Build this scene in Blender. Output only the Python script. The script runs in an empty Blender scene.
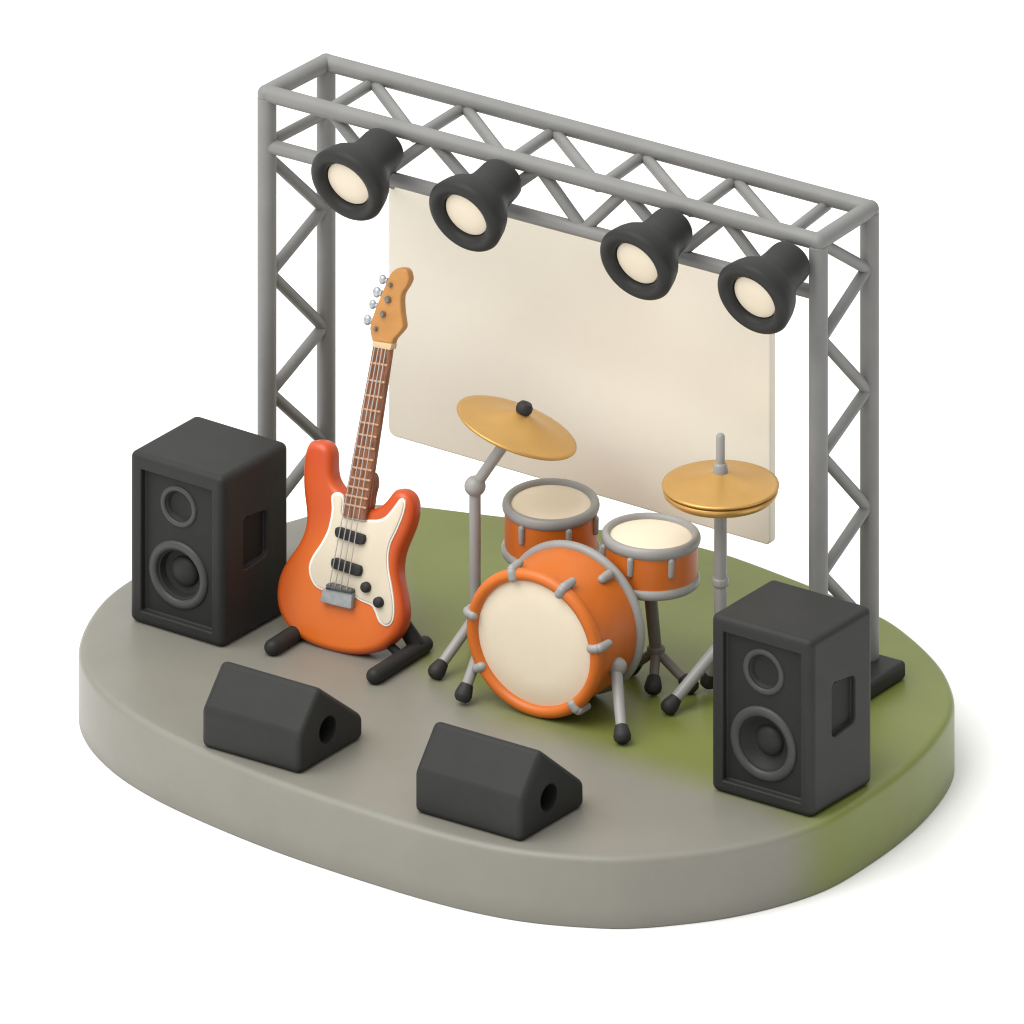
import bpy, bmesh, math, random
from mathutils import Vector, Matrix, noise
random.seed(3)
S = bpy.context.scene
C = bpy.data.collections.new("stage_scene"); S.collection.children.link(C)
R_ = math.radians
PI = math.pi

# ------------------------------------------------------------------ view
EL, AZ = R_(24.5), R_(33.0)
ca, sa, ce, se = math.cos(AZ), math.sin(AZ), math.cos(EL), math.sin(EL)
RV = Vector((ca, sa, 0)); BV = Vector((sa*ce, -ca*ce, se)); UV = Vector((-sa*se, ca*se, ce))
U0, V0 = 515.0, 675.0        # the stage top's centre in the picture; 1 unit = 100 px

def at(u, v, z=0.0):
    """ground-plane point (height z) seen at u, v"""
    p = (u-U0)/100.0
    f = -((v-V0)/100.0 + z*ce)/se
    return Vector((p*ca - f*sa, p*sa + f*ca, z))

def at_y(u, v, y):
    """point of the vertical plane Y = y seen at u, v"""
    p = (u-U0)/100.0
    x = (p - y*sa)/ca
    f = -x*sa + y*ca
    z = (-(v-V0)/100.0 - f*se)/ce
    return Vector((x, y, z))

# ------------------------------------------------------------------ materials
def lin(h):
    h = h.lstrip('#'); o = []
    for i in (0, 2, 4):
        c = int(h[i:i+2], 16)/255.0
        o.append(c/12.92 if c <= 0.04045 else ((c+0.055)/1.055)**2.4)
    return o

def mat(name, col, rough=0.5, metal=0.0, spec=0.4, var=0.06, scale=3.0, bump=0.03, bscale=60.0, coat=0.0):
    """clay-like plastic or paint: a base colour with a faint uneven tone and a fine grain"""
    m = bpy.data.materials.new(name); m.use_nodes = True
    nt = m.node_tree; b = nt.nodes['Principled BSDF']
    b.inputs['Roughness'].default_value = rough
    b.inputs['Metallic'].default_value = metal
    b.inputs['Specular IOR Level'].default_value = spec
    b.inputs['Coat Weight'].default_value = coat
    b.inputs['Coat Roughness'].default_value = 0.35
    tc = nt.nodes.new('ShaderNodeTexCoord')
    n = nt.nodes.new('ShaderNodeTexNoise'); n.inputs['Scale'].default_value = scale; n.inputs['Detail'].default_value = 5
    nt.links.new(tc.outputs['Object'], n.inputs['Vector'])
    r = nt.nodes.new('ShaderNodeValToRGB')
    r.color_ramp.elements[0].position = 0.3; r.color_ramp.elements[1].position = 0.7
    r.color_ramp.elements[0].color = [c*(1-var) for c in col] + [1]
    r.color_ramp.elements[1].color = [min(1, c*(1+var)) for c in col] + [1]
    nt.links.new(n.outputs['Fac'], r.inputs['Fac'])
    nt.links.new(r.outputs['Color'], b.inputs['Base Color'])
    if bump:
        g = nt.nodes.new('ShaderNodeTexNoise'); g.inputs['Scale'].default_value = bscale; g.inputs['Detail'].default_value = 3
        nt.links.new(tc.outputs['Object'], g.inputs['Vector'])
        bu = nt.nodes.new('ShaderNodeBump'); bu.inputs['Strength'].default_value = bump; bu.inputs['Distance'].default_value = 0.02
        nt.links.new(g.outputs['Fac'], bu.inputs['Height'])
        nt.links.new(bu.outputs['Normal'], b.inputs['Normal'])
    return m

M = {}
M['black'] = mat('black_plastic', [.0285, .0287, .028], .48, spec=.16, bump=.05, bscale=45)
M['black_deep'] = mat('deep_black_plastic', [.014, .014, .0135], .6, spec=.2)
M['baffle'] = mat('baffle_black', [.022, .0222, .0218], .6, spec=.2)
M['cone'] = mat('speaker_cone', [.021, .021, .021], .6, spec=.25)
M['ring'] = mat('speaker_ring', [.052, .053, .053], .45, spec=.3)
M['rubber'] = mat('rubber', [.024, .024, .024], .6, spec=.35)
M['truss'] = mat('truss_grey', [.200, .200, .195], .5, spec=.4)
M['chrome'] = mat('grey_metal', [.31, .306, .295], .42, spec=.5)
M['dark_metal'] = mat('dark_pole_metal', [.16, .145, .125], .5, spec=.4)
M['cream'] = mat('screen_cream', [.91, .855, .735], .7, spec=.2, var=.006, scale=8)
M['skin'] = mat('drum_skin', [.82, .725, .565], .6, spec=.3, var=.015, scale=6)
M['lens'] = mat('lamp_lens', [.75, .66, .515], .35, spec=.5, var=.02)
M['orange'] = mat('orange_paint', [.60, .143, .014], .42, spec=.45, var=.05)
def burst():
    m = mat('burst_lacquer', [.8, .2, .03], .34, spec=.4, coat=.1)
    nt = m.node_tree; b = nt.nodes['Principled BSDF']
    tc = nt.nodes.new('ShaderNodeTexCoord'); sp = nt.nodes.new('ShaderNodeSeparateXYZ')
    nt.links.new(tc.outputs['Object'], sp.inputs['Vector'])
    up_ = nt.nodes.new('ShaderNodeMapRange'); up_.interpolation_type = 'SMOOTHSTEP'
    up_.inputs['From Min'].default_value = .5; up_.inputs['From Max'].default_value = 2.1
    nt.links.new(sp.outputs['Z'], up_.inputs['Value'])
    a = nt.nodes.new('ShaderNodeAttribute'); a.attribute_name = 'rim'
    # oval sunburst round the lower bout
    mp = nt.nodes.new('ShaderNodeMapping'); mp.vector_type = 'POINT'
    mp.inputs['Scale'].default_value = (1/.80, 0, 1/.98); mp.inputs['Location'].default_value = (-BURST[0]/.80, 0, -BURST[1]/.98)
    nt.links.new(tc.outputs['Object'], mp.inputs['Vector'])
    le = nt.nodes.new('ShaderNodeVectorMath'); le.operation = 'LENGTH'; nt.links.new(mp.outputs['Vector'], le.inputs[0])
    ov = nt.nodes.new('ShaderNodeMapRange'); ov.interpolation_type = 'SMOOTHSTEP'
    ov.inputs['From Min'].default_value = .45; ov.inputs['From Max'].default_value = 1.05; ov.inputs['To Max'].default_value = .8
    nt.links.new(le.outputs['Value'], ov.inputs['Value'])
    m1 = nt.nodes.new('ShaderNodeMath'); m1.operation = 'MAXIMUM'
    nt.links.new(ov.outputs['Result'], m1.inputs[0]); nt.links.new(a.outputs['Fac'], m1.inputs[1])
    mx = nt.nodes.new('ShaderNodeMath'); mx.operation = 'MAXIMUM'
    nt.links.new(up_.outputs['Result'], mx.inputs[0]); nt.links.new(m1.outputs['Value'], mx.inputs[1])
    r = nt.nodes.new('ShaderNodeMix'); r.data_type = 'RGBA'
    r.inputs['A'].default_value = (.71, .155, .016, 1); r.inputs['B'].default_value = (.54, .070, .016, 1)
    nt.links.new(mx.outputs['Value'], r.inputs['Factor']); nt.links.new(r.outputs['Result'], b.inputs['Base Color'])
    return m
M['brass'] = mat('brass_clay', [.58, .335, .095], .36, metal=.55, spec=.5, var=.05)
M['maple'] = mat('headstock_wood', [.47, .22, .06], .4, spec=.45, var=.10, scale=5)
M['nut'] = mat('nut_bone', [.62, .45, .26], .5)
M['guard'] = mat('pickguard_cream', [.70, .62, .485], .45, spec=.4, var=.03)
M['guard_edge'] = mat('pickguard_white_edge', [.86, .84, .78], .45)
M['bridge'] = mat('bridge_grey', [.30, .31, .32], .4, spec=.5, var=.15, scale=12)
M['saddle'] = mat('saddle_grey', [.085, .085, .085], .45, spec=.5, var=.25, scale=20)
M['peg'] = mat('peg_steel', [.42, .45, .49], .3, metal=.35, spec=.6, var=.25, scale=14)
M['post_steel'] = mat('post_steel', [.22, .19, .17], .35, metal=.4)
M['string'] = mat('string_steel', [.55, .54, .52], .35, metal=.5)
M['fret'] = mat('fret_pale', [.56, .33, .19], .45)
M['floor'] = mat('white_ground', [.93, .93, .93], .9, spec=.0, var=.0, bump=0)

# fingerboard: streaked brown wood, streaks along the neck (local Z)
def wood():
    m = mat('fingerboard_wood', [.2, .08, .04], .5, var=.1, bump=.08, bscale=30)
    nt = m.node_tree; b = nt.nodes['Principled BSDF']
    tc = nt.nodes.new('ShaderNodeTexCoord')
    mp = nt.nodes.new('ShaderNodeMapping'); mp.inputs['Scale'].default_value = (34, 34, 5)
    n = nt.nodes.new('ShaderNodeTexNoise'); n.inputs['Scale'].default_value = 1.0; n.inputs['Detail'].default_value = 6
    nt.links.new(tc.outputs['Object'], mp.inputs['Vector']); nt.links.new(mp.outputs['Vector'], n.inputs['Vector'])
    r = nt.nodes.new('ShaderNodeValToRGB')
    r.color_ramp.elements[0].position = .34; r.color_ramp.elements[0].color = (.14, .052, .026, 1)
    r.color_ramp.elements[1].position = .66; r.color_ramp.elements[1].color = (.35, .145, .075, 1)
    nt.links.new(n.outputs['Fac'], r.inputs['Fac']); nt.links.new(r.outputs['Color'], b.inputs['Base Color'])
    return m
M['rosewood'] = wood()

# stage paint: warm grey sprayed over with moss green; the sprayed area is the mesh attribute "moss"
def stage_mat():
    m = mat('stage_paint', [.3, .3, .3], .36, spec=.3, bump=.05, bscale=40)
    nt = m.node_tree; b = nt.nodes['Principled BSDF']
    tc = nt.nodes.new('ShaderNodeTexCoord')
    n = nt.nodes.new('ShaderNodeTexNoise'); n.inputs['Scale'].default_value = 1.3; n.inputs['Detail'].default_value = 8
    n.inputs['Roughness'].default_value = .6
    nt.links.new(tc.outputs['Object'], n.inputs['Vector'])
    def ramp(c, v):
        r = nt.nodes.new('ShaderNodeValToRGB')
        r.color_ramp.elements[0].position = .3; r.color_ramp.elements[1].position = .7
        r.color_ramp.elements[0].color = [x*(1-v) for x in c]+[1]; r.color_ramp.elements[1].color = [x*(1+v) for x in c]+[1]
        nt.links.new(n.outputs['Fac'], r.inputs['Fac']); return r
    g1 = ramp([.216, .210, .178], .04); g2 = ramp([.166, .192, .044], .05)
    a = nt.nodes.new('ShaderNodeAttribute'); a.attribute_name = 'moss'
    mx = nt.nodes.new('ShaderNodeMix'); mx.data_type = 'RGBA'
    nt.links.new(a.outputs['Fac'], mx.inputs['Factor'])
    nt.links.new(g1.outputs['Color'], mx.inputs['A']); nt.links.new(g2.outputs['Color'], mx.inputs['B'])
    nt.links.new(mx.outputs['Result'], b.inputs['Base Color'])
    return m
M['stage'] = stage_mat()

# ------------------------------------------------------------------ object helpers
def thing(name, label, cat, loc=(0, 0, 0), group=None, rot=(0, 0, 0)):
    o = bpy.data.objects.new(name, None); C.objects.link(o)
    o.empty_display_size = .2
    o.location = loc; o.rotation_euler = rot
    o['label'] = label; o['category'] = cat
    if group: o['group'] = group
    return o

def obj(name, bm, m, parent=None, sharp=38, weighted=False, label=None):
    bmesh.ops.recalc_face_normals(bm, faces=bm.faces[:])
    me = bpy.data.meshes.new(name); bm.to_mesh(me); bm.free()
    for p in me.polygons: p.use_smooth = True
    if sharp: me.set_sharp_from_angle(angle=R_(sharp))
    o = bpy.data.objects.new(name, me); C.objects.link(o)
    me.materials.append(m)
    if parent: o.parent = parent
    if weighted:
        w = o.modifiers.new('wn', 'WEIGHTED_NORMAL'); w.keep_sharp = True; w.weight = 80
    if label: o['label'] = label
    return o

def frame(axis, hint=Vector((0, 0, 1))):
    z = Vector(axis).normalized()
    if abs(z.dot(hint)) > .98: hint = Vector((0, 1, 0))
    x = hint.cross(z).normalized(); y = z.cross(x)
    return Matrix((x, y, z)).transposed()

def lathe(bm, prof, org=(0, 0, 0), axis=(0, 0, 1), seg=48):
    """prof: list of (radius, height); closed at both ends where the radius is 0"""
    F = frame(axis); org = Vector(org); rings = []
    for r, h in prof:
        if r < 1e-6: rings.append([bm.verts.new(org + F @ Vector((0, 0, h)))])
        else: rings.append([bm.verts.new(org + F @ Vector((r*math.cos(2*PI*i/seg), r*math.sin(2*PI*i/seg), h))) for i in range(seg)])
    for a, b in zip(rings, rings[1:]):
        if len(a) == 1 and len(b) == 1: continue
        for i in range(seg):
            j = (i+1) % seg
            if len(a) == 1: bm.faces.new((a[0], b[i], b[j]))
            elif len(b) == 1: bm.faces.new((a[i], a[j], b[0]))
            else: bm.faces.new((a[i], a[j], b[j], b[i]))
    return bm

def arc(cx, cy, r, a0, a1, n=6):
    return [(cx + r*math.cos(R_(a0+(a1-a0)*i/n)), cy + r*math.sin(R_(a0+(a1-a0)*i/n))) for i in range(n+1)]

def rod(bm, p0, p1, r0, r1=None, end=None, seg=20):
    """tapered rod with rounded ends; end = corner radius (default: half round)"""
    p0, p1 = Vector(p0), Vector(p1); r1 = r0 if r1 is None else r1
    L = (p1-p0).length
    e0 = min(r0, end if end is not None else r0*.98); e1 = min(r1, end if end is not None else r1*.98)
    off0, off1 = (0, 0) if end is not None else (-e0*.6, e1*.6)
    prof = [(0, off0)] + [(r0-e0+e0*math.sin(t), off0+e0-e0*math.cos(t)) for t in [PI/2*i/5 for i in range(6)]]
    prof += [(r1-e1+e1*math.cos(t), L+off1-e1+e1*math.sin(t)) for t in [PI/2*i/5 for i in range(6)]] + [(0, L+off1)]
    prof = [(max(r, 0), h) for r, h in prof]
    if prof[1][0] < 1e-6: prof.pop(1)
    if prof[-2][0] < 1e-6: prof.pop(-2)
    return lathe(bm, prof, p0, p1-p0, seg)

def torus(bm, org, axis, R, r, seg=64, ts=14, sq=1.0):
    F = frame(axis); org = Vector(org); g = []
    for i in range(seg):
        a = 2*PI*i/seg; row = []
        for j in range(ts):
            b = 2*PI*j/ts
            rr = R + r*math.cos(b)
            row.append(bm.verts.new(org + F @ Vector((rr*math.cos(a), rr*math.sin(a), r*sq*math.sin(b)))))
        g.append(row)
    for i in range(seg):
        for j in range(ts):
            bm.faces.new((g[i][j], g[(i+1) % seg][j], g[(i+1) % seg][(j+1) % ts], g[i][(j+1) % ts]))
    return bm

def ball(bm, c, r, s=(1, 1, 1)):
    mt = Matrix.Translation(c) @ Matrix.Diagonal((*s, 1))
    bmesh.ops.create_uvsphere(bm, u_segments=24, v_segments=16, radius=r, matrix=mt)
    return bm

def box(bm, lo, hi, bev=.02, seg=4):
    lo, hi = Vector(lo), Vector(hi)
    v = bmesh.ops.create_cube(bm, size=1, matrix=Matrix.Translation((lo+hi)/2) @ Matrix.Diagonal((*(hi-lo), 1)))['verts']
    if bev:
        es = list({e for x in v for e in x.link_edges})
        bmesh.ops.bevel(bm, geom=es, offset=bev, segments=seg, profile=.5, affect='EDGES')
    return bm

def chaikin(pts, n=2):
    for _ in range(n):
        q = []
        for i in range(len(pts)):
            a, b = Vector(pts[i]), Vector(pts[(i+1) % len(pts)])
            q += [a*.75+b*.25, a*.25+b*.75]
        pts = q
    return pts

def spline(pts, per=10):
    """closed Catmull-Rom"""
    n = len(pts); P = [Vector(p) for p in pts]; out = []
    for i in range(n):
        a, b, c, d = P[i-1], P[i], P[(i+1) % n], P[(i+2) % n]
        for k in range(per):
            t = k/per
            out.append(.5*((2*b)+(c-a)*t+(2*a-5*b+4*c-d)*t*t+(-a+3*b-3*c+d)*t**3))
    return out

def resample(pts, n):
    P = [Vector(p) for p in pts]; L = [0]
    for i in range(len(P)): L.append(L[-1]+(P[(i+1) % len(P)]-P[i]).length)
    out = []; k = 0
    for i in range(n):
        s = L[-1]*i/n
        while L[k+1] < s: k += 1
        t = (s-L[k])/max(1e-9, L[k+1]-L[k])
        out.append(P[k].lerp(P[(k+1) % len(P)], t))
    return out

def area2(P): return sum(P[i-1].x*P[i].y-P[i].x*P[i-1].y for i in range(len(P)))/2

def normals2(P):
    s = 1 if area2(P) > 0 else -1; out = []
    for i in range(len(P)):
        t = (P[(i+1) % len(P)]-P[i-1]).normalized()
        out.append(Vector((t.y, -t.x))*s)
    return out

def pillow(bm, P, d0, d1, r, rb=None, place=None, n=6, soft=False, extra=()):
    """extrude a 2-D outline from depth d0 (back) to d1 (front), both rims rounded; place(x, y, d) -> Vector"""
    rb = r if rb is None else rb
    def series(rad):
        out = [P]; Q = P; prev = 0
        for i in range(1, n+1):
            o = rad*(1-math.cos(PI/2*i/n)); N = normals2(Q)
            Q = [p-nn*(o-prev) for p, nn in zip(Q, N)]; prev = o
            if soft: Q = [(Q[k-1]+Q[k]*2+Q[(k+1) % len(Q)])/4 for k in range(len(Q))]
            out.append(Q)
        return out
    rings = []
    sb, sf = series(rb), series(r)
    for i in range(n, -1, -1): rings.append([bm.verts.new(place(q.x, q.y, d0+rb-rb*math.sin(PI/2*i/n))) for q in sb[i]])
    for i in range(0, n+1): rings.append([bm.verts.new(place(q.x, q.y, d1-r+r*math.sin(PI/2*i/n))) for q in sf[i]])
    Q = sf[-1]
    for o in extra:
        N = normals2(Q); Q = [p-nn*o for p, nn in zip(Q, N)]
        for _ in range(3): Q = [(Q[k-1]+Q[k]*2+Q[(k+1) % len(Q)])/4 for k in range(len(Q))]
        rings.append([bm.verts.new(place(q.x, q.y, d1)) for q in Q])
    m = len(P)
    for a, b in zip(rings, rings[1:]):
        for i in range(m):
            j = (i+1) % m; bm.faces.new((a[i], a[j], b[j], b[i]))
    bm.faces.new(rings[0][::-1]); bm.faces.new(rings[-1])
    return bm

# ------------------------------------------------------------------ ground and stage
bm = bmesh.new(); bmesh.ops.create_grid(bm, x_segments=1, y_segments=1, size=150)
STH = .775
g = obj('ground', bm, M['floor']); g.location.z = -STH; g['kind'] = 'structure'

rim_px = [(78.5, 642), (82, 666), (99, 690), (130, 715), (180, 742), (268, 779), (365, 812), (450, 837), (524, 852), (600, 858.5), (646, 858),
          (735, 847), (818, 824), (871, 794), (911, 764), (940, 733), (955, 703),
          (947, 673), (932, 653), (910, 633), (880, 613), (790, 575), (699, 544), (580, 524), (469, 510), (420, 504),
          (372, 502), (330, 507), (288, 519), (235, 534), (175, 553), (131, 576), (105, 595), (88, 617)]
rim = [at(*p).to_2d() for p in rim_px]
rim = resample(spline(rim, 12), 320)
for _ in range(6): rim = [(rim[i-1]+rim[i]*2+rim[(i+1) % 320])/4 for i in range(320)]
rim = resample(rim, 320)
if area2(rim) < 0: rim.reverse()
RN = normals2(rim); BR = .085
cen = sum(rim, Vector((0, 0)))/320
bm = bmesh.new(); rings = []
for z in (-STH, -STH+.015, -.55, -.35, -BR):
    o = .015 if z == -STH else 0
    rings.append([bm.verts.new((*(p-n*o), z)) for p, n in zip(rim, RN)])
for k in range(1, 9):
    t = PI/2*k/8
    rings.append([bm.verts.new((*(p-n*BR*(1-math.cos(t))), -BR+BR*math.sin(t))) for p, n in zip(rim, RN)])
inner = [p-n*BR for p, n in zip(rim, RN)]
for k in range(1, 48):
    s = 1-k/48
    rings.append([bm.verts.new((*(cen+(p-cen)*s), 0)) for p in inner])
for a, b in zip(rings, rings[1:]):
    for i in range(320):
        bm.faces.new((a[i], a[(i+1) % 320], b[(i+1) % 320], b[i]))
c0 = bm.verts.new((*cen, 0))
for i in range(320): bm.faces.new((rings[-1][i], rings[-1][(i+1) % 320], c0))
bm.faces.new(rings[0][::-1])
st = obj('stage_platform', bm, M['stage'], sharp=None)
st['label'] = 'low oval stage platform painted grey, moss green at the back and right'; st['category'] = 'stage'
bd = [at(*p).to_2d() for p in [(345, 440), (365, 500), (388, 590), (402, 640), (428, 676), (500, 716), (600, 752), (700, 783), (755, 800), (795, 820), (860, 868), (930, 930)]]
def moss(p):
    best = 1e9; sg = 1
    for a, b in zip(bd, bd[1:]):
        d = b-a; t = max(0, min(1, (p-a).dot(d)/d.length_squared)); q = a+d*t
        l = (p-q).length
        if l < best: best = l; sg = 1 if d.x*(p-a).y-d.y*(p-a).x > 0 else -1
    s = best*sg + .10*noise.noise(Vector((p.x*1.2, p.y*1.2, 3)))
    t = max(0, min(1, (s+.38)/.80)); return t*t*(3-2*t)
at_ = st.data.attributes.new('moss', 'FLOAT', 'POINT')
for i, v in enumerate(st.data.vertices): at_.data[i].value = moss(v.co.to_2d())

# ------------------------------------------------------------------ truss
FR = at(818.4, 709); TZ = 5.135; DY = .947; TL = 6.575
YF = FR.y
FL = FR - Vector((TL, 0, 0)); BR_, BL = FR+Vector((-.005, DY, 0)), FL+Vector((.09, DY, 0))
vF = {'L': 709-TL*sa*se*100, 'R': 709}
tr = thing('lighting_truss', 'grey tubular goal-post truss with zigzag bracing spanning the back of the stage', 'truss', (FL.x, FL.y, 0))
T0 = Vector((FL.x, FL.y, 0))
up = lambda p, z: Vector((p.x, p.y, z)) - T0
PR = .096
for p in (FL, FR, BL, BR_):
    bm = bmesh.new()
    rod(bm, up(p, 0.0 if p in (FL, BL) else .1), up(p, TZ-.04), PR, end=.01, seg=28)
    ball(bm, up(p, TZ-.005), PR)
    obj('post', bm, M['truss'], tr)
CZ = 4.565
def chord(a, b, r):
    bm = bmesh.new(); rod(bm, a, b, r, seg=28); obj('chord', bm, M['truss'], tr)
chord(up(FL, TZ), up(FR, TZ), .088); chord(up(BL, TZ), up(BR_, TZ), .088)
chord(up(FL, TZ), up(BL, TZ), .09); chord(up(FR, TZ), up(BR_, TZ), .09)
chord(up(FL, CZ), up(FR, CZ), .074)
def brace(a, b, r=.060):
    bm = bmesh.new(); rod(bm, a, b, r, seg=18); obj('brace', bm, M['truss'], tr)
brace(up(FL, CZ+.02), up(BL, CZ+.02), .058)
def leg(front, back, vs):
    gf = vF['L'] if front is FL else vF['R']; gb = gf - DY*ca*se*100 + (2 if front is FL else 0)
    pts = []
    for side, v in vs:
        g0 = gf if side == 'f' else gb
        p = front if side == 'f' else back
        inn = Vector((0, .05 if side == 'f' else -.05, 0))
        pts.append(up(p, (g0-v)/(100*ce)) + inn)
    for a, b in zip(pts, pts[1:]): brace(a, b)
leg(FL, BL, [('f', 160), ('b', 206), ('f', 275), ('b', 325), ('f', 394), ('b', 439), ('f', 512)])
leg(FR, BR_, [('f', 245), ('b', 267), ('f', 341), ('b', 388), ('f', 457), ('b', 505), ('f', 576), ('b', 622)])
# top plane zigzag
fx = lambda u: (u-268)/(100*ca); bx = lambda u: (u-268-DY*sa*100)/(100*ca)+.02
tp = []
bn = [371, 462.5, 552, 641.5, 733, 825]; fn = [325, 416, 509, 600, 693, 786]
for f, b in zip(fn, bn):
    tp += [Vector((fx(f), 0, TZ-.05)), Vector((bx(b), DY+.03, TZ-.095))]
for a, b in zip(tp, tp[1:]): brace(a, b, .061)
# front plane zigzag
fp = [Vector((fx(330), .03, TZ-.03))]
for b, t in zip([381, 487, 583, 677, 771], [431, 539, 625, 724, None]):
    fp.append(Vector((fx(b), .03, CZ-.01)))
    if t: fp.append(Vector((fx(t), .03, TZ-.03)))
for a, b in zip(fp, fp[1:]): brace(a, b, .061)
# base plate under the right leg
bm = bmesh.new(); b0 = FR - T0
box(bm, (b0.x-.30, b0.y-.75, 0), (b0.x+.34, b0.y+DY+.16, .2), .05)
obj('base_plate', bm, M['black'], tr, weighted=True)

# ------------------------------------------------------------------ screen, hung from the lower front chord
YS = YF + .88
cs = [(388, 183), (388, 435), (770, 546), (770, 286)]
pc = [at_y(u, v, YS) for u, v in cs]
ctr = (pc[1]+pc[2])/2
sc = thing('projection_screen', 'large blank cream panel hanging from the truss above the back of the stage', 'screen', ctr)
def rounded_poly(P, rad, n=6):
    out = []
    for i in range(len(P)):
        a, b, c = P[i-1], P[i], P[(i+1) % len(P)]; r = rad[i]
        d1, d2 = (a-b).normalized(), (c-b).normalized()
        q0, q1 = b+d1*r, b+d2*r
        for k in range(n+1):
            t = k/n; out.append(q0*(1-t)**2+b*2*t*(1-t)+q1*t*t)
    return out
P2 = [Vector((p.x-ctr.x, p.z-ctr.z)) for p in pc]
if area2(P2) < 0: P2.reverse(); rad = [.1, .04, .14, .1][::-1]
P2 = rounded_poly(P2, [.1, .1, .07, .1])
bm = bmesh.new(); pillow(bm, P2, -.11, 0, .02, place=lambda x, y, d: Vector((x, -d, y)), n=4)
obj('panel', bm, M['cream'], sc, weighted=True)
for k, u in ((.010, 356), (.990, 738)):      # short tie bars from the lower chord to the panel's top corners
    p = pc[0].lerp(pc[3], k) - ctr
    c = Vector((FL.x+(u-268)/(100*ca), YF+.02, CZ)) - ctr
    bm = bmesh.new(); rod(bm, c, (p.x, .06, p.z-.06), .03, seg=14); ball(bm, Vector((p.x, .05, p.z-.06)), .045)
    obj('hanger', bm, M['truss'], sc)

# ------------------------------------------------------------------ spotlights
LD = (BV*.61 - RV*.555 - UV*.56).normalized()
LIGHTS = [((348.5, 184.5), 'leftmost black spotlight, beside the left leg of the truss'),
          ((466.5, 215.5), 'black spotlight second from the left, above the slanted cymbal'),
          ((637.5, 264), 'black spotlight third from the left, above the rack drums'),
          ((755, 298), 'rightmost black spotlight, beside the right leg of the truss')]
LLEN = .72
for (u, v), lab in LIGHTS:
    y = YF - .16 + LLEN*LD.y
    lens = at_y(u-1.5, v+.5, y)
    rear = lens - LD*LLEN
    t = thing('spotlight', lab, 'spotlight', rear, 'black spotlights under the top beam')
    bm = bmesh.new()      # heights run from the rear end (0) to the lens plane (LLEN) and rim
    prof = [(0, 0), (.17, 0), (.205, .012), (.23, .045), (.238, .09), (.241, .22), (.252, .31), (.284, .385), (.33, .45), (.37, .51), (.398, .58), (.416, .65)]
    rc, hc, rr = .346, LLEN-.02, .084
    prof += arc(rc, hc, rr, 0, 180, 16)[1:]
    prof += [(.262, LLEN-.055), (.258, LLEN-.065), (.0, LLEN-.065)]
    lathe(bm, prof, (0, 0, 0), LD, 64)
    obj('housing', bm, M['black'], t, sharp=60)
    bm = bmesh.new()
    lathe(bm, [(0, .016), (.12, .011), (.2, .002), (.245, -.012), (.258, -.032), (.258, -.06)], LD*(LLEN-.012), LD, 64)
    obj('lens', bm, M['lens'], t)
    # clamp reaching back to the lower chord
    bm = bmesh.new(); q = Vector((-.36, YF-rear.y-.05, CZ-rear.z))
    rod(bm, LD*.26, q, .05)
    obj('clamp', bm, M['black_deep'], t)

# ------------------------------------------------------------------ loudspeakers
def cabinet(W, D, H):
    """body with a sunk front and a sunk side grip; returns the mesh"""
    bm = bmesh.new(); box(bm, (0, 0, 0), (W, D, H), .078, 6)
    bm.normal_update()
    big = [f for f in bm.faces if f.calc_area() > .8]
    fr = min(big, key=lambda f: f.calc_center_median().y)
    sd = max(big, key=lambda f: f.calc_center_median().x)
    def sink(f, corners, axis, depth, chamfer):
        r = bmesh.ops.inset_individual(bm, faces=[f], thickness=.05, depth=0)
        vs = list(f.verts)
        for v in vs:
            tgt = min(corners, key=lambda c: ((c[0]-sum(x[0] for x in corners)/4 > 0) != (v.co[1-axis if axis else 1] - (W/2 if axis else D/2) > 0)) + ((c[1]-sum(x[1] for x in corners)/4 > 0) != (v.co.z-H/2 > 0)))
            v.co[0 if axis else 1] = tgt[0]; v.co.z = tgt[1]
        rim_e = list(f.edges)
        ext = bmesh.ops.extrude_discrete_faces(bm, faces=[f])['faces'][0]
        dv = Vector((0, depth, 0)) if axis else Vector((-depth, 0, 0))
        cen_ = ext.calc_center_median()
        for v in ext.verts: v.co += dv
        side = [e for v in ext.verts for e in v.link_edges if e not in ext.edges[:]]
        if chamfer:
            bmesh.ops.bevel(bm, geom=list(set(side)), offset=chamfer, segments=4, profile=.5, affect='EDGES')
        return rim_e
    sink(fr, [(.155, .15), (W-.14, .15), (W-.14, H-.17), (.155, H-.17)], 1, .075, .0)
    k = H/1.8
    sink(sd, [(.36, .70*k), (.76, .74*k), (.76, 1.21*k), (.36, 1.26*k)], 0, .06, .06)
    # soften the lips of both recesses
    es = [e for e in bm.edges if len(e.link_faces) == 2 and e.calc_face_angle(0) > R_(50) and e.calc_length() > .02]
    bmesh.ops.bevel(bm, geom=es, offset=.018, segments=3, profile=.5, affect='EDGES', clamp_overlap=True)
    # the sunk front panel is left open: the baffle (below) fills it
    bm.normal_update()
    f = max((f for f in bm.faces if f.normal.y < -.99 and f.calc_center_median().y > .05 and f.calc_center_median().y < .1), key=lambda f: f.calc_area())
    hole = [v.co.copy() for v in f.verts]
    bmesh.ops.delete(bm, geom=[f], context='FACES_ONLY')
    return bm, hole

def plate(bm, outline, holes):
    """flat sheet with round holes, all points given in order"""
    es = []
    for lp in [outline]+holes:
        vs = [bm.verts.new(p) for p in lp]
        es += [bm.edges.new((vs[i-1], vs[i])) for i in range(len(vs))]
    bmesh.ops.triangle_fill(bm, use_beauty=True, use_dissolve=False, edges=es)
    return bm

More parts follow.
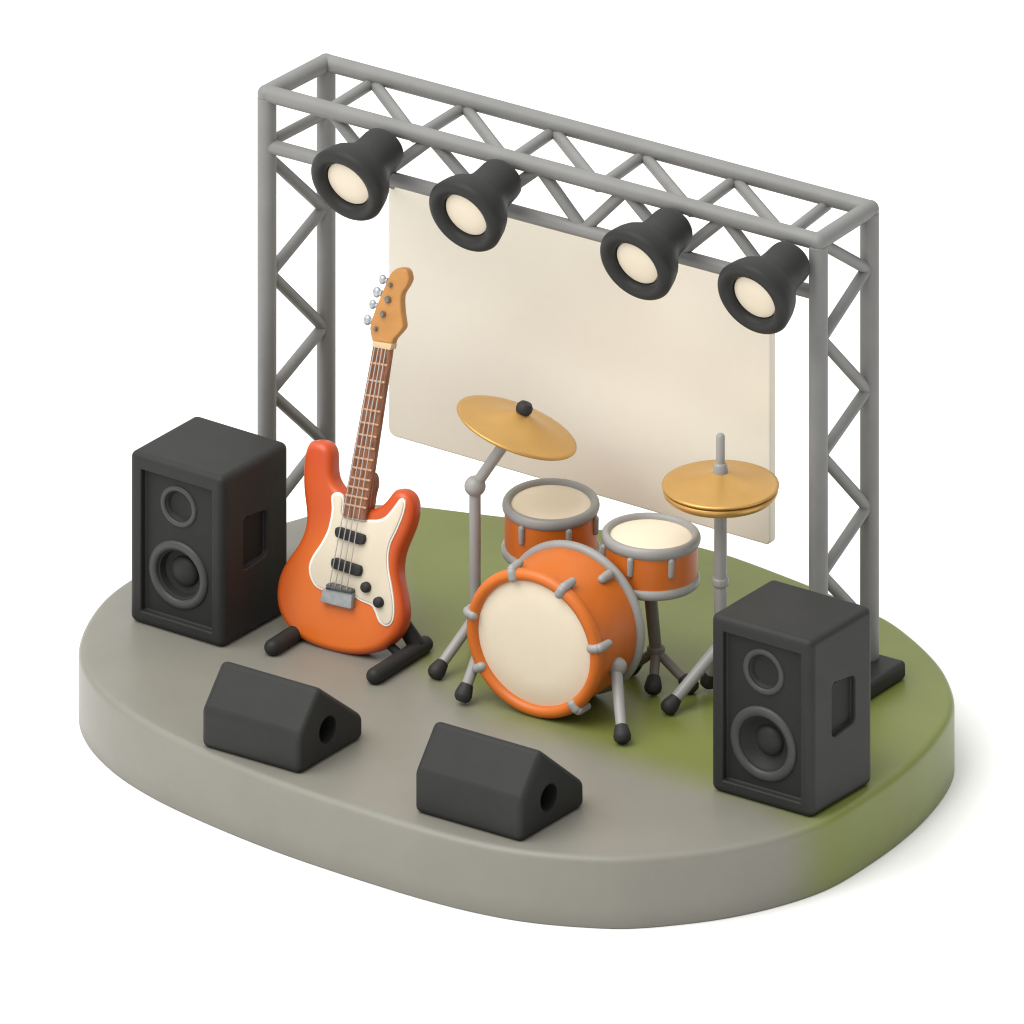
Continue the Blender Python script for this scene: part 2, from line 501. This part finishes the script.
def loudspeaker(loc, lab, W, D, H, wz, wr, tz, tr_, turn):
    t = thing('loudspeaker', lab, 'loudspeaker', loc, 'black two-way loudspeakers', (0, 0, R_(turn)))
    cab, hole = cabinet(W, D, H)
    obj('cabinet', cab, M['black'], t, sharp=50, weighted=True)
    yb = hole[0].y; xc = W/2-.015
    circ = lambda zc, r: [(xc+r*math.cos(2*PI*i/48), yb, zc+r*math.sin(2*PI*i/48)) for i in range(48)]
    bm = plate(bmesh.new(), hole, [circ(wz, wr*.80), circ(tz, tr_*.75)])
    obj('baffle', bm, M['baffle'], t, sharp=None)
    for nm, zc, Ro in (('woofer', wz, wr), ('tweeter', tz, tr_)):
        w = Ro*.27; Ri = Ro-w; o = Vector((xc, yb, zc))
        bm = bmesh.new(); torus(bm, o, (0, -1, 0), (Ro+Ri)/2, w/2, 72, 16, .7)
        ring = obj(nm, bm, M['ring'], t)
        bm = bmesh.new()
        if nm == 'woofer':
            lathe(bm, [(Ri+.02, -.005), (Ri, -.008), (Ri-.02, -.02), (.23, -.09), (.17, -.112), (.1, -.115), (0, -.115)], o, (0, -1, 0), 64)
            obj('cone', bm, M['cone'], ring)
            bm = bmesh.new()
            lathe(bm, [(.165*math.cos(R_(a)), -.112+.085*math.sin(R_(a))) for a in range(0, 90, 9)]+[(0, -.027)], o, (0, -1, 0), 48)
            obj('dust_cap', bm, M['black'], ring)
        else:
            lathe(bm, [(Ri+.02, -.005), (Ri, -.008), (Ri-.015, -.02), (Ri-.03, -.05), (.06, -.06), (0, -.06)], o, (0, -1, 0), 64)
            obj('dome', bm, M['cone'], ring)
    k = H/1.8
    bm = bmesh.new(); box(bm, (W-.064, .385, .745*k), (W-.052, .74, 1.215*k), 0)
    obj('grip_plate', bm, M['black_deep'], t)
    return t
loudspeaker(at(128.5, 621), 'black two-way loudspeaker at the left end of the stage, beside the orange guitar', 1.17, 1.13, 1.875, .635, .368, 1.385, .226, -3.5)
loudspeaker(at(710, 790.5), 'black two-way loudspeaker at the right end of the stage, in front of the truss leg', 1.24, 1.08, 1.95, .645, .405, 1.435, .25, -2)

# ------------------------------------------------------------------ floor monitors
def monitor(loc, L, lab, hs=1.0):
    t = thing('floor_monitor', lab, 'floor monitor', loc, 'black wedge monitors at the front of the stage', (0, 0, R_(-2)))
    prof = [(0, 0), (0, .42), (.36, .84), (1.12, .25), (1.12, 0)]
    prof = [(y, z*hs) for y, z in prof]
    bm = bmesh.new()
    a = [bm.verts.new((0, y, z)) for y, z in prof]; b = [bm.verts.new((L, y, z)) for y, z in prof]
    for i in range(5): bm.faces.new((a[i], a[(i+1) % 5], b[(i+1) % 5], b[i]))
    bm.faces.new(a[::-1]); bm.faces.new(b)
    bmesh.ops.recalc_face_normals(bm, faces=bm.faces[:])
    bmesh.ops.bevel(bm, geom=bm.edges[:], offset=.07, segments=6, profile=.5, affect='EDGES')
    # sunk round port in the right end
    bm.normal_update()
    f = max((f for f in bm.faces if f.normal.x > .99), key=lambda f: f.calc_area())
    vs = list(f.verts); n = 40; cy, cz, r = .48, .33, .15
    ring = [bm.verts.new((L, cy+r*math.cos(2*PI*i/n), cz+r*math.sin(2*PI*i/n))) for i in range(n)]
    oe = list(f.edges)
    bm.faces.remove(f)
    oe += [bm.edges.new((ring[i-1], ring[i])) for i in range(n)]
    bmesh.ops.triangle_fill(bm, use_beauty=True, use_dissolve=False, edges=oe)
    lip = [bm.verts.new((L-.02, v.co.y, v.co.z)) for v in ring]
    deep = [bm.verts.new((L-.2, v.co.y, v.co.z)) for v in ring]
    for k in range(n):
        bm.faces.new((ring[k], ring[(k+1) % n], lip[(k+1) % n], lip[k])); bm.faces.new((lip[k], lip[(k+1) % n], deep[(k+1) % n], deep[k]))
    bm.faces.new(deep)
    obj('cabinet', bm, M['black'], t, sharp=50, weighted=True)
    bm = bmesh.new(); lathe(bm, [(r+.001, -.004), (r-.012, -.004), (r-.012, -.17), (0, -.17)], (L, cy, cz), (1, 0, 0), 40)
    obj('port', bm, M['black_deep'], t)
monitor(at(200.5, 747), 1.215, 'black wedge floor monitor lying in front of the guitar')
monitor(at(413.5, 812.5), 1.315, 'black wedge floor monitor near the front edge, in front of the big drum', 1.07)

# ------------------------------------------------------------------ guitar
TH = R_(14)
GO = at(345, 652.5, .045)
en = Vector((0, -math.cos(TH), math.sin(TH))); eu = Vector((0, math.sin(TH), math.cos(TH)))
def gp(u, v, d=0.0):
    """picture point -> (s, t) in the guitar's own plane raised d above its face"""
    q0 = at(u, v, 0.0)
    o = GO + en*d
    k = (o-q0).dot(en)/BV.dot(en)
    q = q0 + BV*k - GO
    return Vector((q.x, q.dot(eu)))
gt = thing('electric_guitar', 'orange electric guitar with cream pickguard leaning upright on its stand', 'guitar', GO, rot=(-TH, 0, 0))
GP = lambda x, y, d: Vector((x, -d, y))
c4 = lambda x, y: (240+x/3.936, 430+y/3.936)
sil = [(414, 218), (396, 200), (386, 165), (387, 92), (377, 48), (346, 31), (300, 31), (272, 56), (260, 110), (257, 170), (258, 230), (266, 290), (271, 345), (260, 400),
       (234, 455), (195, 508), (165, 562), (152, 622), (155, 690), (178, 748), (220, 800), (282, 840), (360, 868), (440, 883), (510, 882), (572, 862), (622, 826),
       (655, 786), (670, 735), (668, 685), (658, 630), (646, 575), (645, 522), (657, 465), (681, 412), (702, 352), (709, 292), (697, 248), (667, 222), (633, 222), (605, 246),
       (585, 280), (560, 303), (535, 300), (500, 292), (465, 272), (438, 240)]
sil = resample(spline([Vector(c4(*p)) for p in sil], 8), 200)
for _ in range(3): sil = [(sil[i-1]+sil[i]*2+sil[(i+1) % 200])/4 for i in range(200)]
THK = .25; RIM = .085
SHT = THK-2*RIM
sh = Vector((sa*100, -ca*se*100)) * SHT * math.cos(TH)      # where the back of the body shows
NN = normals2(sil)
face = []
for p, n in zip(sil, NN):
    w = n.dot(sh.normalized()); w = max(0, min(1, (w+.2)/.4))
    face.append(p - sh*w)
for _ in range(2): face = [(face[i-1]+face[i]*2+face[(i+1) % 200])/4 for i in range(200)]
G2 = [gp(*p, -RIM) for p in face]
G2 = resample(G2, 220)
if area2(G2) < 0: G2.reverse()
bm = bmesh.new(); pillow(bm, G2, -THK, 0, RIM, place=GP, n=8, soft=True)
_b = gp(338, 602); BURST = (_b.x, _b.y)
body = obj('body', bm, burst(), gt, sharp=55)
ra = body.data.attributes.new('rim', 'FLOAT', 'POINT')
for i, v in enumerate(body.data.vertices):
    k = i//220 - 9          # ring number counted from the widest front ring
    t = max(0, min(1, k/9)); ra.data[i].value = 1 - t*t*(3-2*t)

def flat(name, px, d0, d1, m, r=.008, parent=gt, sm=None, grow=0.0, lift=None, inv=None):
    P = [gp(*(c4(*p)), lift if lift is not None else d1) for p in px]
    if sm: P = resample(spline(P, 8), sm)
    if area2(P) < 0: P.reverse()
    if not sm: P = rounded_poly(P, [min(.02, .3*min((P[i]-P[i-1]).length, (P[i]-P[(i+1) % len(P)]).length)) for i in range(len(P))], 3)
    if grow: N = normals2(P); P = [p+n*grow for p, n in zip(P, N)]
    bm = bmesh.new(); pillow(bm, P, d0, d1, r, rb=min(r, .004), place=GP, n=3)
    return obj(name, bm, m, parent, sharp=50)
guard_px = [(362, 268), (366, 256), (380, 250), (396, 256), (404, 272), (403, 300), (402, 334), (430, 346), (470, 355), (510, 358), (545, 357), (573, 345), (600, 316), (624, 283), (634, 272),
            (643, 278), (645, 300), (635, 340), (612, 396), (588, 448), (579, 500), (582, 560), (592, 615), (601, 680), (600, 738), (587, 765), (568, 768), (547, 750), (534, 716), (517, 688),
            (472, 668), (440, 645), (400, 632), (345, 630), (312, 622), (290, 602), (276, 567), (275, 532), (290, 495), (320, 450), (346, 400), (359, 350), (364, 310)]
flat('pickguard_edge', guard_px, -.02, .012, M['guard_edge'], .006, sm=160, grow=.012)
pgd = flat('pickguard', guard_px, -.02, .024, M['guard'], .008, sm=160, grow=-.010)
flat('pickup', [(374, 384), (388, 383), (486, 415), (489, 432), (480, 452), (466, 452), (374, 421), (370, 402)], .01, .07, M['rubber'], .015)
flat('pickup', [(359, 506), (373, 504), (472, 537), (475, 555), (468, 576), (455, 576), (358, 544), (355, 524)], .01, .07, M['rubber'], .015)
flat('bridge', [(326, 622), (440, 640), (437, 706), (313, 676)], .0, .075, M['bridge'], .008)
flat('saddle', [(338, 606), (350, 602), (437, 628), (440, 638), (434, 646), (333, 626)], .02, .095, M['saddle'], .015)
for x, y in ((495, 619), (545, 678)):
    c = gp(*c4(x, y), .04); bm = bmesh.new()
    lathe(bm, [(0, .062), (.03, .06), (.047, .05), (.054, .036), (.056, 0), (.0, 0)], GP(c.x, c.y, .022), GP(0, 0, 1), 28)
    obj('knob', bm, M['rubber'], gt)
# neck: fingerboard with a rounded back, running from the pickguard to the nut
ND = .055
nl0, nr0 = gp(*c4(399, 338), ND), gp(*c4(491, 356), ND)
nl1, nr1 = gp(372.4, 346.5, ND), gp(390.0, 349.2, ND)
def quad_prism(a, b, c, d, d0, d1, bulge):
    """board a-b (bottom) to d-c (top); back half rounded"""
    bm = bmesh.new(); rings = []
    prof = [(0, d1-.012), (.05, d1), (.5, d1+.004), (.95, d1), (1, d1-.012)] + [(.5+.5*math.cos(R_(x)), d0-bulge*math.sin(R_(x))) for x in range(0, 181, 15)]
    for l, r in ((a, b), (a.lerp(d, .25), b.lerp(c, .25)), (a.lerp(d, .5), b.lerp(c, .5)), (a.lerp(d, .75), b.lerp(c, .75)), (d, c)):
        rings.append([bm.verts.new(GP(*(l.lerp(r, s)), dd)) for s, dd in prof])
    m = len(prof)
    for p, q in zip(rings, rings[1:]):
        for i in range(m): bm.faces.new((p[i], p[(i+1) % m], q[(i+1) % m], q[i]))
    bm.faces.new(rings[0][::-1]); bm.faces.new(rings[-1]); return bm
nk = obj('neck', quad_prism(nl0, nr0, nr1, nl1, 0, ND, .09), M['rosewood'], gt)
# heel that joins neck and body
h0, h1 = gp(*c4(522, 350), 0), gp(*c4(546, 176), 0)
bm = bmesh.new()
hp = resample(spline([gp(*c4(*p), 0) for p in [(410, 300), (460, 330), (500, 318), (512, 262), (522, 215), (512, 176), (480, 172), (430, 200)]], 8), 60)
if area2(hp) < 0: hp.reverse()
pillow(bm, hp, -.16, -.01, .04, place=GP, n=4); obj('heel', bm, M['rosewood'], gt)
for v in (363, 380, 395, 409, 422, 434, 446, 457, 467, 477, 486, 495, 504):
    t = 1-(v-347)/169
    l, r = nl0.lerp(nl1, t), nr0.lerp(nr1, t)
    bm = bmesh.new(); rod(bm, GP(l.x+.004, l.y, ND), GP(r.x-.004, r.y, ND), .013, end=.008, seg=10)
    obj('fret', bm, M['fret'], nk)
# nut and headstock
hs = lambda x, y: (340+x*.0976, 260+y*.0976)
HD = .05
nt_px = [hs(332, 832), hs(528, 862), hs(515, 925), hs(326, 893)]
P = [gp(*p, .07) for p in nt_px]
if area2(P) < 0: P.reverse()
bm = bmesh.new(); pillow(bm, rounded_poly(P, [.012]*4, 3), -.04, .07, .006, place=GP, n=3); obj('nut', bm, M['nut'], gt)
hsil = [(333, 836), (303, 722), (304, 680), (330, 580), (370, 470), (430, 322), (488, 190), (528, 122), (585, 86), (640, 86), (680, 108), (700, 158), (704, 212), (680, 270), (640, 332), (622, 385),
        (620, 460), (628, 560), (640, 640), (640, 700), (596, 760), (546, 815), (520, 862), (430, 850)]
P = [gp(*hs(*p), .05) for p in hsil]
P = resample(spline(P, 8), 150)
if area2(P) < 0: P.reverse()
bm = bmesh.new(); pillow(bm, P, -.06, .05, .022, place=GP, n=4)
hd = obj('headstock', bm, M['maple'], gt, sharp=55)
for (x, y, r) in ((515, 255, .024), (490, 405, .036), (440, 555, .031), (365, 705, .023)):
    c = gp(*hs(x, y), .06); bm = bmesh.new()
    lathe(bm, [(0, .05), (r*.7, .045), (r, .03), (r, 0)], GP(c.x, c.y, .045), GP(0, 0, 1), 20); obj('string_post', bm, M['post_steel'], hd)
for (x, y, r, sx) in ((437, 200, .050, 1.0), (378, 330, .056, 1.0), (335, 455, .048, 1.0), (282, 615, .054, 1.0)):
    c = gp(*hs(x, y), .0); bm = bmesh.new()
    ball(bm, GP(c.x, c.y, .0), r, (.8, .62, 1.0))
    rod(bm, GP(c.x+.02, c.y, 0), GP(c.x+.13, c.y-.01, -.005), .018, seg=12)
    torus(bm, GP(c.x+.055, c.y, 0), (1, 0, 0), .022, .012, 20, 8)
    obj('tuning_peg', bm, M['peg'], hd)
# strings from saddle over the neck to the nut
s0 = [gp(*c4(x, y), .1) for x, y in ((352, 612), (374, 618), (396, 624), (420, 630))]
s1 = [nl1.lerp(nr1, k) for k in (.2, .42, .62, .82)]
for a, b in zip(s0, s1):
    bm = bmesh.new(); rod(bm, GP(a.x, a.y, .1), GP(b.x, b.y, .078), .0055, end=.004, seg=8)
    obj('string', bm, M['string'], gt)

# guitar stand: two padded floor bars, struts and a yoke behind the body
GS = at(322, 664); gs = thing('guitar_stand', 'black guitar stand with two floor bars under the orange guitar', 'guitar stand', GS)
bl, brr = at(271, 648.5, .08)-GS, at(373, 677, .08)-GS
for p, L in ((bl, .95), (brr, .98)):
    bm = bmesh.new(); rod(bm, p, p+Vector((0, L, 0)), .088, seg=24); obj('floor_bar', bm, M['black'], gs)
    k = 1 if p is bl else -1
    e = p+Vector((k*.40, L-.16, .50)); top = Vector((.05+k*-.05, .98, 1.15))
    bm = bmesh.new(); rod(bm, p+Vector((0, L-.16, .02)), e, .088, .07, seg=20); rod(bm, e, top, .065, .06, seg=20); obj('strut', bm, M['black'], gs)
    # cradle peg under the body
    bm = bmesh.new(); rod(bm, p+Vector((k*.02, .55, .02)), p+Vector((k*.24, .60, .10)), .045, seg=16); obj('cradle_peg', bm, M['black_deep'], gs)
bm = bmesh.new(); rod(bm, Vector((-.15, .98, 1.15)), Vector((.25, .98, 1.15)), .06, seg=16); obj('back_rest', bm, M['black_deep'], gs)

# ------------------------------------------------------------------ drums
def foot(parent, p, d, r=.09, L=.19):
    """rubber foot at the end of a leg; p = ground point, d = leg direction up"""
    bm = bmesh.new(); d = Vector(d).normalized()
    lathe(bm, [(0, -.005), (r*.6, .0), (r*.92, .03), (r, .07), (r*.9, .12), (r*.72, L-.01), (r*.55, L), (0, L)], Vector(p)+d*(.02), d, 24)
    return obj('rubber_foot', bm, M['rubber'], parent)

def leg_to(parent, top, ground, r=.06, rt=None, m=None):
    top, ground = Vector(top), Vector(ground); d = (top-ground).normalized()
    g = ground + Vector((0, 0, .03))
    bm = bmesh.new(); rod(bm, top, g+d*.12, rt or r, r, seg=20)
    l = obj('leg', bm, m or M['chrome'], parent)
    foot(l, g, d); return l

# bass drum
BD = at(534, 716.5); RB = .80
bd_ = thing('bass_drum', 'big orange bass drum lying on its side with a cream front head', 'drum', BD, 'orange drums of the kit')
ax = Vector((0, 1, 0)); cB = Vector((0, 0, RB)); DB = .76
bm = bmesh.new(); lathe(bm, [(.74, .02), (.755, .05), (.76, .1), (.765, .4), (.76, DB-.03), (.6, DB-.02), (0, DB-.02)], cB, ax, 96); obj('shell', bm, M['orange'], bd_)
bm = bmesh.new(); torus(bm, cB+ax*.02, ax, .735, .066, 96, 18, 1.1); obj('hoop', bm, M['orange'], bd_)
bm = bmesh.new(); torus(bm, cB+ax*DB, ax, .765, .058, 96, 16, .9); obj('hoop', bm, M['chrome'], bd_, label='grey metal rear hoop')
bm = bmesh.new(); lathe(bm, [(.70, .03), (.685, .0), (.67, -.008), (.4, -.016), (0, -.02)], cB+ax*.02, ax, 96); obj('drum_head', bm, M['skin'], bd_)
cr6 = lambda x, y: (430+x*.293, 520+y*.293)
for (x, y) in ((284, 172), (468, 212), (573, 436), (499, 634), (160, 505), (146, 318)):
    q = at_y(*cr6(x, y), BD.y-.0) - BD - cB
    a = math.atan2(q.z, q.x); rad = Vector((math.cos(a), 0, math.sin(a)))
    bm = bmesh.new()
    rod(bm, cB+rad*.70+ax*-.035, cB+rad*.795+ax*-.03, .052, .05, seg=16)
    rod(bm, cB+rad*.80+ax*-.03, cB+rad*.815+ax*.15, .05, .042, seg=16)
    obj('claw', bm, M['chrome'], bd_)
for adeg in (53,):
    a = R_(adeg); rad = Vector((math.cos(a), 0, math.sin(a)))
    bm = bmesh.new(); rod(bm, cB+rad*.785+ax*.50, cB+rad*.80+ax*.66, .045, .05, seg=16); obj('lug', bm, M['chrome'], bd_)
# spurs
sp = cB + Vector((.74, .36, -.20))
leg_to(bd_, sp, at(623, 747)-BD, .055, .062)
bm = bmesh.new(); ball(bm, sp+Vector((.02, 0, .0)), .095, (1, 1, 1.05)); obj('spur_bracket', bm, M['chrome'], bd_)
sp = cB + Vector((-.74, .30, -.10))
leg_to(bd_, sp, at(460.5, 706)-BD, .055, .062)
bm = bmesh.new(); ball(bm, sp, .095); obj('spur_bracket', bm, M['chrome'], bd_)

def tom(u, v, zb, H, Rr, lab, tilt, ground_px, lugs, feet):
    gpt = at(*ground_px)
    c = at(u, v, zb)
    t = thing('tom_drum', lab, 'drum', gpt, 'orange drums of the kit')
    o = c - gpt
    axis = Vector(tilt).normalized()
    bm = bmesh.new(); r = Rr-.024
    lathe(bm, [(0, .02), (r-.03, .02), (r, .04), (r+.004, H*.5), (r, H-.03), (r-.03, H-.015), (r-.08, H-.015)], o, axis, 72); obj('shell', bm, M['orange'], t)
    bm = bmesh.new(); torus(bm, o+axis*H, axis, Rr-.044, .046, 72, 16, 1.4); obj('hoop', bm, M['chrome'], t)
    bm = bmesh.new(); torus(bm, o+axis*.015, axis, Rr-.030, .042, 72, 16, 1.3)
    lathe(bm, [(r-.02, -.02), (r-.15, -.03), (0, -.03)], o, axis, 72); obj('hoop', bm, M['chrome'], t)
    bm = bmesh.new(); lathe(bm, [(Rr-.06, H+.0), (Rr-.085, H+.012), (Rr-.105, H+.016), (0, H+.02)], o, axis, 72); obj('drum_head', bm, M['skin'], t)
    F = frame(axis)
    for a in lugs:
        h = RV*math.sin(R_(a)) + Vector((sa, -ca, 0))*math.cos(R_(a)); h = (h-axis*h.dot(axis)).normalized()
        bm = bmesh.new(); rod(bm, o+h*(r+.012)+axis*(H-.06), o+h*(r+.012)+axis*(H-.06-.18), .034, .03, seg=14); obj('lug', bm, M['chrome'], t)
    base = o - axis*.02
    bm = bmesh.new(); lathe(bm, [(.14, 0), (.13, -.04), (.085, -.09), (.07, -.12), (0, -.12)], (base.x, base.y, base.z), (0, 0, 1), 32); obj('mount', bm, M['dark_metal'], t)
    bm = bmesh.new(); rod(bm, (0, 0, .34), (base.x, base.y, base.z-.05), .062, .066, seg=24); obj('pole', bm, M['dark_metal'], t)
    bm = bmesh.new(); rod(bm, (0, 0, .30), (0, 0, .41), .088, .092, end=.03, seg=24); obj('collar', bm, M['dark_metal'], t)
    for fp_ in feet: leg_to(t, (0, 0, .36), at(*fp_)-gpt, .05, .05, M['dark_metal'])
    return t
tom(551, 550, 1.08, .512, .487, 'deeper orange tom drum standing behind the left of the bass drum', (.03, -.05, 1), (551, 649), (-38, 22, 70), ((535, 666), (590, 660), (540, 635)))
tom(649.5, 578.5, 1.13, .455, .497, 'shallower orange tom drum on a dark tripod to the right of the bass drum', (0.02, .03, 1), (656, 683), (25, -25, -75), ((652.5, 698), (696, 695), (626, 674)))

# crash cymbal on a boom stand
CG = at(475, 660)
cc = thing('crash_cymbal', 'slanted brass cymbal on a boom stand behind the bass drum, with a dark wing nut', 'cymbal', CG)
zj = (660-486)/(100*ce)
J = Vector((0, 0, zj))
cen_px = Vector((518, 427))
CO = J + RV*(cen_px.x-476)/100 + Vector((0, 0, 1))*((486-cen_px.y)/(100*ce))
CN = (BV*.368 + (RV*.366+UV*.93)*.93).normalized()
bm = bmesh.new(); rod(bm, (0, 0, .34), J, .058, seg=24); obj('pole', bm, M['chrome'], cc)
bm = bmesh.new(); ball(bm, J, .108); obj('joint', bm, M['chrome'], cc)
bm = bmesh.new(); rod(bm, J, CO+CN*.04, .058, seg=24); obj('boom_arm', bm, M['chrome'], cc)
def cymbal(name, o, n, R, h, parent, flip=1):
    bm = bmesh.new(); pr = []
    for i in range(0, 15):
        s = i/14; r = R*(1-s)
        pr.append((max(r, .0), h*(.80*s + .20*s**4) - .02*math.sin(PI*s)))
    top = pr
    prof = [(R-.005, -.024), (R+.004, -.012)] + top
    prof = [(0, h-.05)] + [(r*.985, hh-.03) for r, hh in top[::-1][1:]] + prof[0:1] + prof[1:]
    lathe(bm, prof, o, n*flip, 96)
    return obj(name, bm, M['brass'], parent, sharp=70)
cymbal('cymbal', CO, CN, .635, .20, cc)
bm = bmesh.new(); q = CO+CN*.20
lathe(bm, [(.0, -.03), (.075, -.03), (.085, .0), (.083, .04), (.06, .075), (0, .085)], q, CN, 28); obj('wing_nut', bm, M['rubber'], cc)
bm = bmesh.new(); rod(bm, (0, 0, .42), (0, 0, .52), .085, .085, end=.03); obj('collar', bm, M['chrome'], cc)
for p in ((432, 681), (515, 676), (478, 645)): leg_to(cc, (0, 0, .47), at(*p)-CG, .055)

# hi-hat
HG = at(720.5, 697)
hh = thing('hi_hat', 'level pair of brass hi-hat cymbals on an upright stand behind the right loudspeaker', 'cymbal', HG)
zr = (697-485)/(100*ce)
Z = Vector((0, 0, 1))
bm = bmesh.new(); rod(bm, (0, 0, .5), (0, 0, zr-.05), .064, seg=24); obj('pole', bm, M['chrome'], hh)
bm = bmesh.new(); rod(bm, (0, 0, 1.22), (0, 0, 1.32), .084, .084, end=.03, seg=24); obj('collar', bm, M['chrome'], hh)
bm = bmesh.new(); rod(bm, (0, 0, .52), (0, 0, .64), .085, .085, end=.03, seg=24); obj('collar', bm, M['chrome'], hh)
cymbal('top_cymbal', Z*(zr+.012), Z, .585, .17, hh)
# lower cymbal: an upturned dish
bm = bmesh.new()
lathe(bm, [(0, -.25), (.1, -.245), (.25, -.22), (.42, -.17), (.53, -.125), (.562, -.10), (.576, -.07), (.578, -.045), (.572, -.034), (.55, -.034), (.3, -.06), (0, -.07)], Z*zr, Z, 96); obj('bottom_cymbal', bm, M['brass'], hh, sharp=70)
bm = bmesh.new(); rod(bm, Z*(zr+.10), Z*(zr+.25), .078, .068, end=.04, seg=24); obj('clutch', bm, M['chrome'], hh)
bm = bmesh.new(); rod(bm, Z*(zr+.2), Z*(zr+.545), .045, seg=20); obj('rod', bm, M['chrome'], hh)
for p in ((664, 716), (707, 690), (765, 702)): leg_to(hh, (0, 0, .58), at(*p)-HG, .062)

# ------------------------------------------------------------------ light, world, camera
DOME = 1.88
W = bpy.data.worlds.new('World'); S.world = W; W.use_nodes = True
nt = W.node_tree; bg = nt.nodes['Background']
# a soft studio dome, several times brighter overhead than at the horizon
tc = nt.nodes.new('ShaderNodeTexCoord'); sx = nt.nodes.new('ShaderNodeSeparateXYZ')
nt.links.new(tc.outputs['Generated'], sx.inputs['Vector'])
mr = nt.nodes.new('ShaderNodeMapRange'); mr.inputs['From Min'].default_value = 0; mr.inputs['From Max'].default_value = 1
mr.inputs['To Min'].default_value = DOME*.22; mr.inputs['To Max'].default_value = DOME
nt.links.new(sx.outputs['Z'], mr.inputs['Value'])
rd = nt.nodes.new('ShaderNodeMapRange'); rd.inputs['From Min'].default_value = -.1; rd.inputs['From Max'].default_value = 1  # added falloff: dome dims toward +X to darken right-facing sides
rd.inputs['To Min'].default_value = 1; rd.inputs['To Max'].default_value = .25
nt.links.new(sx.outputs['X'], rd.inputs['Value'])
mu = nt.nodes.new('ShaderNodeMath'); mu.operation = 'MULTIPLY'
nt.links.new(mr.outputs['Result'], mu.inputs[0]); nt.links.new(rd.outputs['Result'], mu.inputs[1])
nt.links.new(mu.outputs['Value'], bg.inputs['Strength'])
bg.inputs['Color'].default_value = (1, .995, .985, 1)
def softbox(name, d, dist, size, K, col):
    l = bpy.data.lights.new(name, 'AREA'); l.shape = 'DISK'; l.size = size; l.energy = K*PI*PI*dist*dist; l.color = col
    o = bpy.data.objects.new(name, l); C.objects.link(o)
    d = Vector(d).normalized(); o.location = d*dist; o.rotation_euler = d.to_track_quat('Z', 'Y').to_euler()
    return o
softbox('key_softbox', (-.22, -.58, 1.05), 40, 36, .78, (1, .985, .955))

cam = bpy.data.cameras.new('camera'); co = bpy.data.objects.new('camera', cam); C.objects.link(co)
cam.type = 'ORTHO'; cam.ortho_scale = 10.24; cam.clip_end = 400; cam.clip_start = .1
tgt = RV*((512-U0)/100) + UV*(-(512-V0)/100)
co.location = tgt + BV*60
co.rotation_euler = (PI/2-EL, 0, AZ)
S.camera = co
S.view_settings.view_transform = 'Standard'; S.view_settings.look = 'None'
S.view_settings.exposure = 0; S.view_settings.gamma = 1; S.view_settings.use_curve_mapping = False
S.render.film_transparent = False
S.cycles.filter_width = 1.15; S.cycles.max_bounces = 8; S.cycles.use_denoising = True
